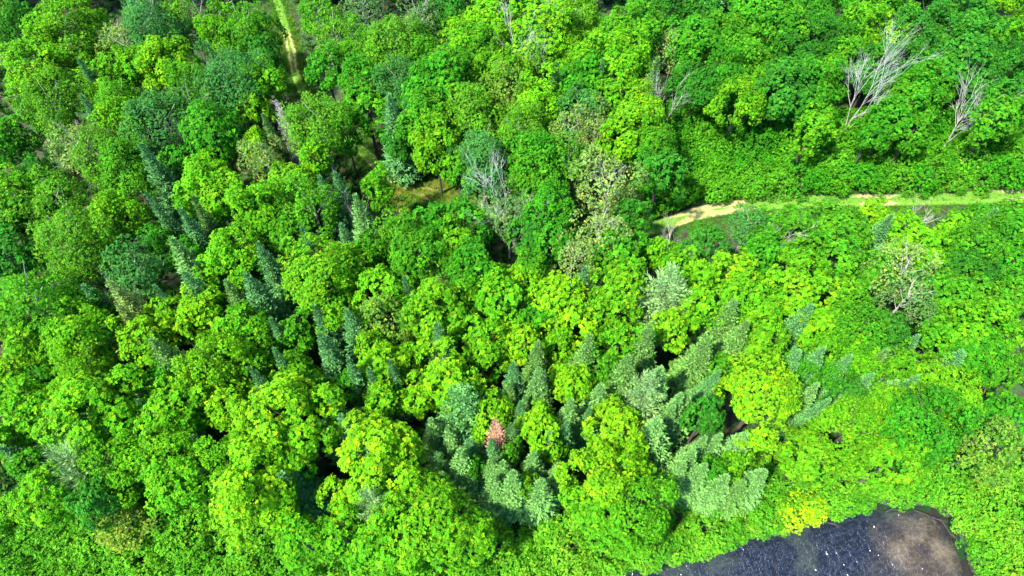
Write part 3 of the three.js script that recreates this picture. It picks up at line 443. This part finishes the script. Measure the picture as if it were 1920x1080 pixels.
{
  // a row of shrubs rooted on the very edge, leaning out over the water
  const edge = new THREE.CatmullRomCurve3(BANK.slice(2, 21).map(([x, z]) => V(x, 0, z)), false, 'catmullrom', 0.2), n = 62;
  for (let k = 0; k < n; k++) {
    const p = edge.getPointAt((k + rr(0.2, 0.8)) / n), t = edge.getTangentAt((k + 0.5) / n), q = rr(0, 0.75), x = p.x + t.z * q, z = p.z - t.x * q, R = rr(0.65, 1.2), m = [[SHRUB.b1, 'lime green'], [SHRUB.b2, 'yellowish lime'], [SHRUB.b3, 'light green']][Math.floor(rnd() * 3)];
    if (Math.hypot(x - 25.3, z + 15) < 1.9) continue;
    const g = plant('waterside_shrub', LIB.shrub[k % 4], m[0], BARK, x, z, R * rr(1.5, 1.9), R, rr(0, 6.28), { label: `${m[1]} shrub overhanging the water ${nearest(x, z)}`, category: 'shrub', group: `${m[1]} shrubs overhanging the water ${nearest(x, z)}` }, 'stems');
    g.position.y = Math.max(g.position.y, -0.6);
  }
}
plant('round_bush', LIB.fineSmall[0], SHRUB.olive, BARK, -32.2, -13.4, 5.2, 2.1, 0, { label: 'round olive-yellow bush at the foot of the maples', category: 'bush' });
plant('yellow_bush', LIB.shrub[1], SHRUB.yellow, BARK, 24.4, -14.8, 2.6, 1.55, 0, { label: 'bright yellow bush overhanging the dark river', category: 'bush' }, 'stems');
plant('yellow_bush', LIB.shrub[2], SHRUB.yellow, BARK, 26.3, -15.4, 2.2, 1.25, 2, { label: 'smaller yellow bush beside the bright yellow bush', category: 'bush' }, 'stems');

// ---------------------------------------------------------------- grass and undergrowth
function tuftGeometry(n, h, w) { const s = new Soup(); for (let k = 0; k < n; k++) { const a = k * 2.4, o = rr(0, 0.18), l = rr(0.6, 1.1) * h, b = rr(0.3, 0.9); s.leaf(V(Math.cos(a) * o, 0, Math.sin(a) * o), V(Math.cos(a) * l * b, l, Math.sin(a) * l * b), V(-Math.sin(a) * w, 0, Math.cos(a) * w), V(Math.cos(a) * -0.02, 0, Math.sin(a) * -0.02), [rr(0.8, 1.2), rr(0.85, 1.15), 1]); } return s.geometry(); }
function scattered(name, geo, mat, spots, label, category) {
  const m = new THREE.InstancedMesh(geo, mat, spots.length), o = new THREE.Object3D(), c = new THREE.Color();
  spots.forEach(([x, z, s, col], i) => { o.position.set(x, groundHeight(x, z) + (lineDistance(TRACK, x, z) < 1.4 ? 0.08 : 0), z); o.rotation.y = rr(0, 6.28); o.scale.setScalar(s); o.updateMatrix(); m.setMatrixAt(i, o.matrix); m.setColorAt(i, c.setRGB(...col)); });
  m.name = name; m.userData = { kind: 'stuff', label, category }; scene.add(shade(m)); return m;
}
reseed(300);
{
  const spots = [];
  while (spots.length < 9000) {
    const t = rnd(), p = trackCurve.getPointAt(t), off = (rnd() + rnd() + rnd() - 1.5) * 3.4, q = trackCurve.getTangentAt(t), w = lerp(0.55, 1, smooth(-62, -54, p.z)), x = p.x - q.z * off * w, z = p.z + q.x * off * w;
    const bare = Math.max(smooth(9, 3, Math.abs(x - 24)), 0.6 * smooth(4, 1, Math.abs(x - 42)));
    if (Math.abs(Math.abs(off) - 0.72) < 0.3 && rnd() < 0.85) continue; if (Math.abs(off) < 0.9 && rnd() < 0.45 + bare * 0.5) continue;
    const y = noise(x * 0.6, z * 0.6), v = rr(0.8, 1.2); spots.push([x, z, rr(0.5, 1.1) * (Math.abs(off) < 1 ? 0.5 : 1), [v * lerp(0.048, 0.14, y), v * lerp(0.21, 0.26, y), 0.008]]);
  }
  for (let k = 0; k < 1500; k++) { const a = rr(0, 6.28), r = Math.sqrt(rnd()) * 5, x = -9.5 + Math.cos(a) * r * 1.2, z = -51.2 + Math.sin(a) * r * 0.6, y = noise(x, z), v = rr(0.8, 1.2); spots.push([x, z, rr(0.6, 1.1), [v * lerp(0.10, 0.34, y), v * lerp(0.24, 0.32, y), 0.04 * y + 0.012]]); }
  scattered('track_grass', tuftGeometry(8, 0.4, 0.03), leafMaterial(1, 1, 1), spots, 'yellow-green grass growing along the track and clearing', 'grass');
  const ferns = [];
  for (let k = 0; k < 24000; k++) { const z = rr(-100, -8), w = 30 - z * 0.55, x = rr(-w - 8, w + 8); if (riverDepth(x, z) > -0.8 || lineDistance(TRACK, x, z) < 2.2) continue; if (noise(x * 0.2, z * 0.2 + 7) < 0.3) continue; const v = rr(0.6, 1.2); ferns.push([x, z, rr(0.7, 1.6), [0.035 * v, 0.12 * v, 0.012]]); }
  scattered('undergrowth', tuftGeometry(9, 0.5, 0.1), leafMaterial(1, 1, 1), ferns, 'low green ferns and seedlings on the forest floor', 'undergrowth');
}
// driftwood on the river edge
reseed(410);
[[36.2, -15.6, 1.7, 0.5], [33.5, -15.4, 1.3, -0.4], [38.4, -14.6, 1.5, 1.2], [27.5, -14.6, 1.1, 0.2]].forEach(([x, z, len, a], i) => {
  const s = new Soup(); twigs(s, V(0, 0, 0), V(Math.cos(a), 0.1, Math.sin(a)).normalize(), len, 0.03, 2);
  const m = new THREE.Mesh(s.geometry(), BARK); m.name = numbered('driftwood_branch'); m.position.set(x, -0.72, z);
  m.userData = { label: ['dead branch in the water below the bank shrubs of the bay', 'short dead branch at the head of the bay', 'dead branch by the brown river shallows', 'small dead branch near the bright yellow bush'][i], category: 'branch' }; scene.add(shade(m));
});

// ---------------------------------------------------------------- woodland that goes on beyond the frame
reseed(500);
{
  const spots = [];
  for (let k = 0; k < 6000 && spots.length < 260; k++) {
    const x = rr(-92, 85), z = rr(-104, -16), s = 41 - z * 0.52;
    const out = Math.max(Math.abs(x) - s, -z - 83);
    if (out < 0 || out > 22 || riverDepth(x, z) > -2.5 || lineDistance(TRACK, x, z) < 4 || spots.some(q => Math.hypot(q[0] - x, q[1] - z) < 4.6)) continue;
    spots.push([x, z]);
  }
  const o = new THREE.Object3D();
  [[LIB.big[0], LEAF.M[0]], [LIB.big[2], LEAF.B[0]], [LIB.fineBig[1], LEAF.A[0]], [LIB.spruce[1], NEEDLE.S]].forEach(([p, mat], q) => {
    const mine = spots.filter((_, i) => i % 4 === q);
    const group = [['surrounding_forest_crowns', p.crown, mat], ['surrounding_forest_trunks', p.trunk, BARK]];
    const rot = mine.map(() => [rr(0, 6.28), rr(0.85, 1.1)]);
    for (const [name, geo, m] of group) {
      const im = new THREE.InstancedMesh(geo, m, mine.length);
      mine.forEach(([x, z], i) => { o.position.set(x, groundHeight(x, z), z); o.rotation.y = rot[i][0]; o.scale.setScalar(rot[i][1]); o.updateMatrix(); im.setMatrixAt(i, o.matrix); });
      im.name = numbered(name); im.userData = { kind: 'stuff', label: 'mass of forest going on around the scene', category: 'forest' }; scene.add(shade(im));
    }
  });
}
renderer.render(scene, camera);
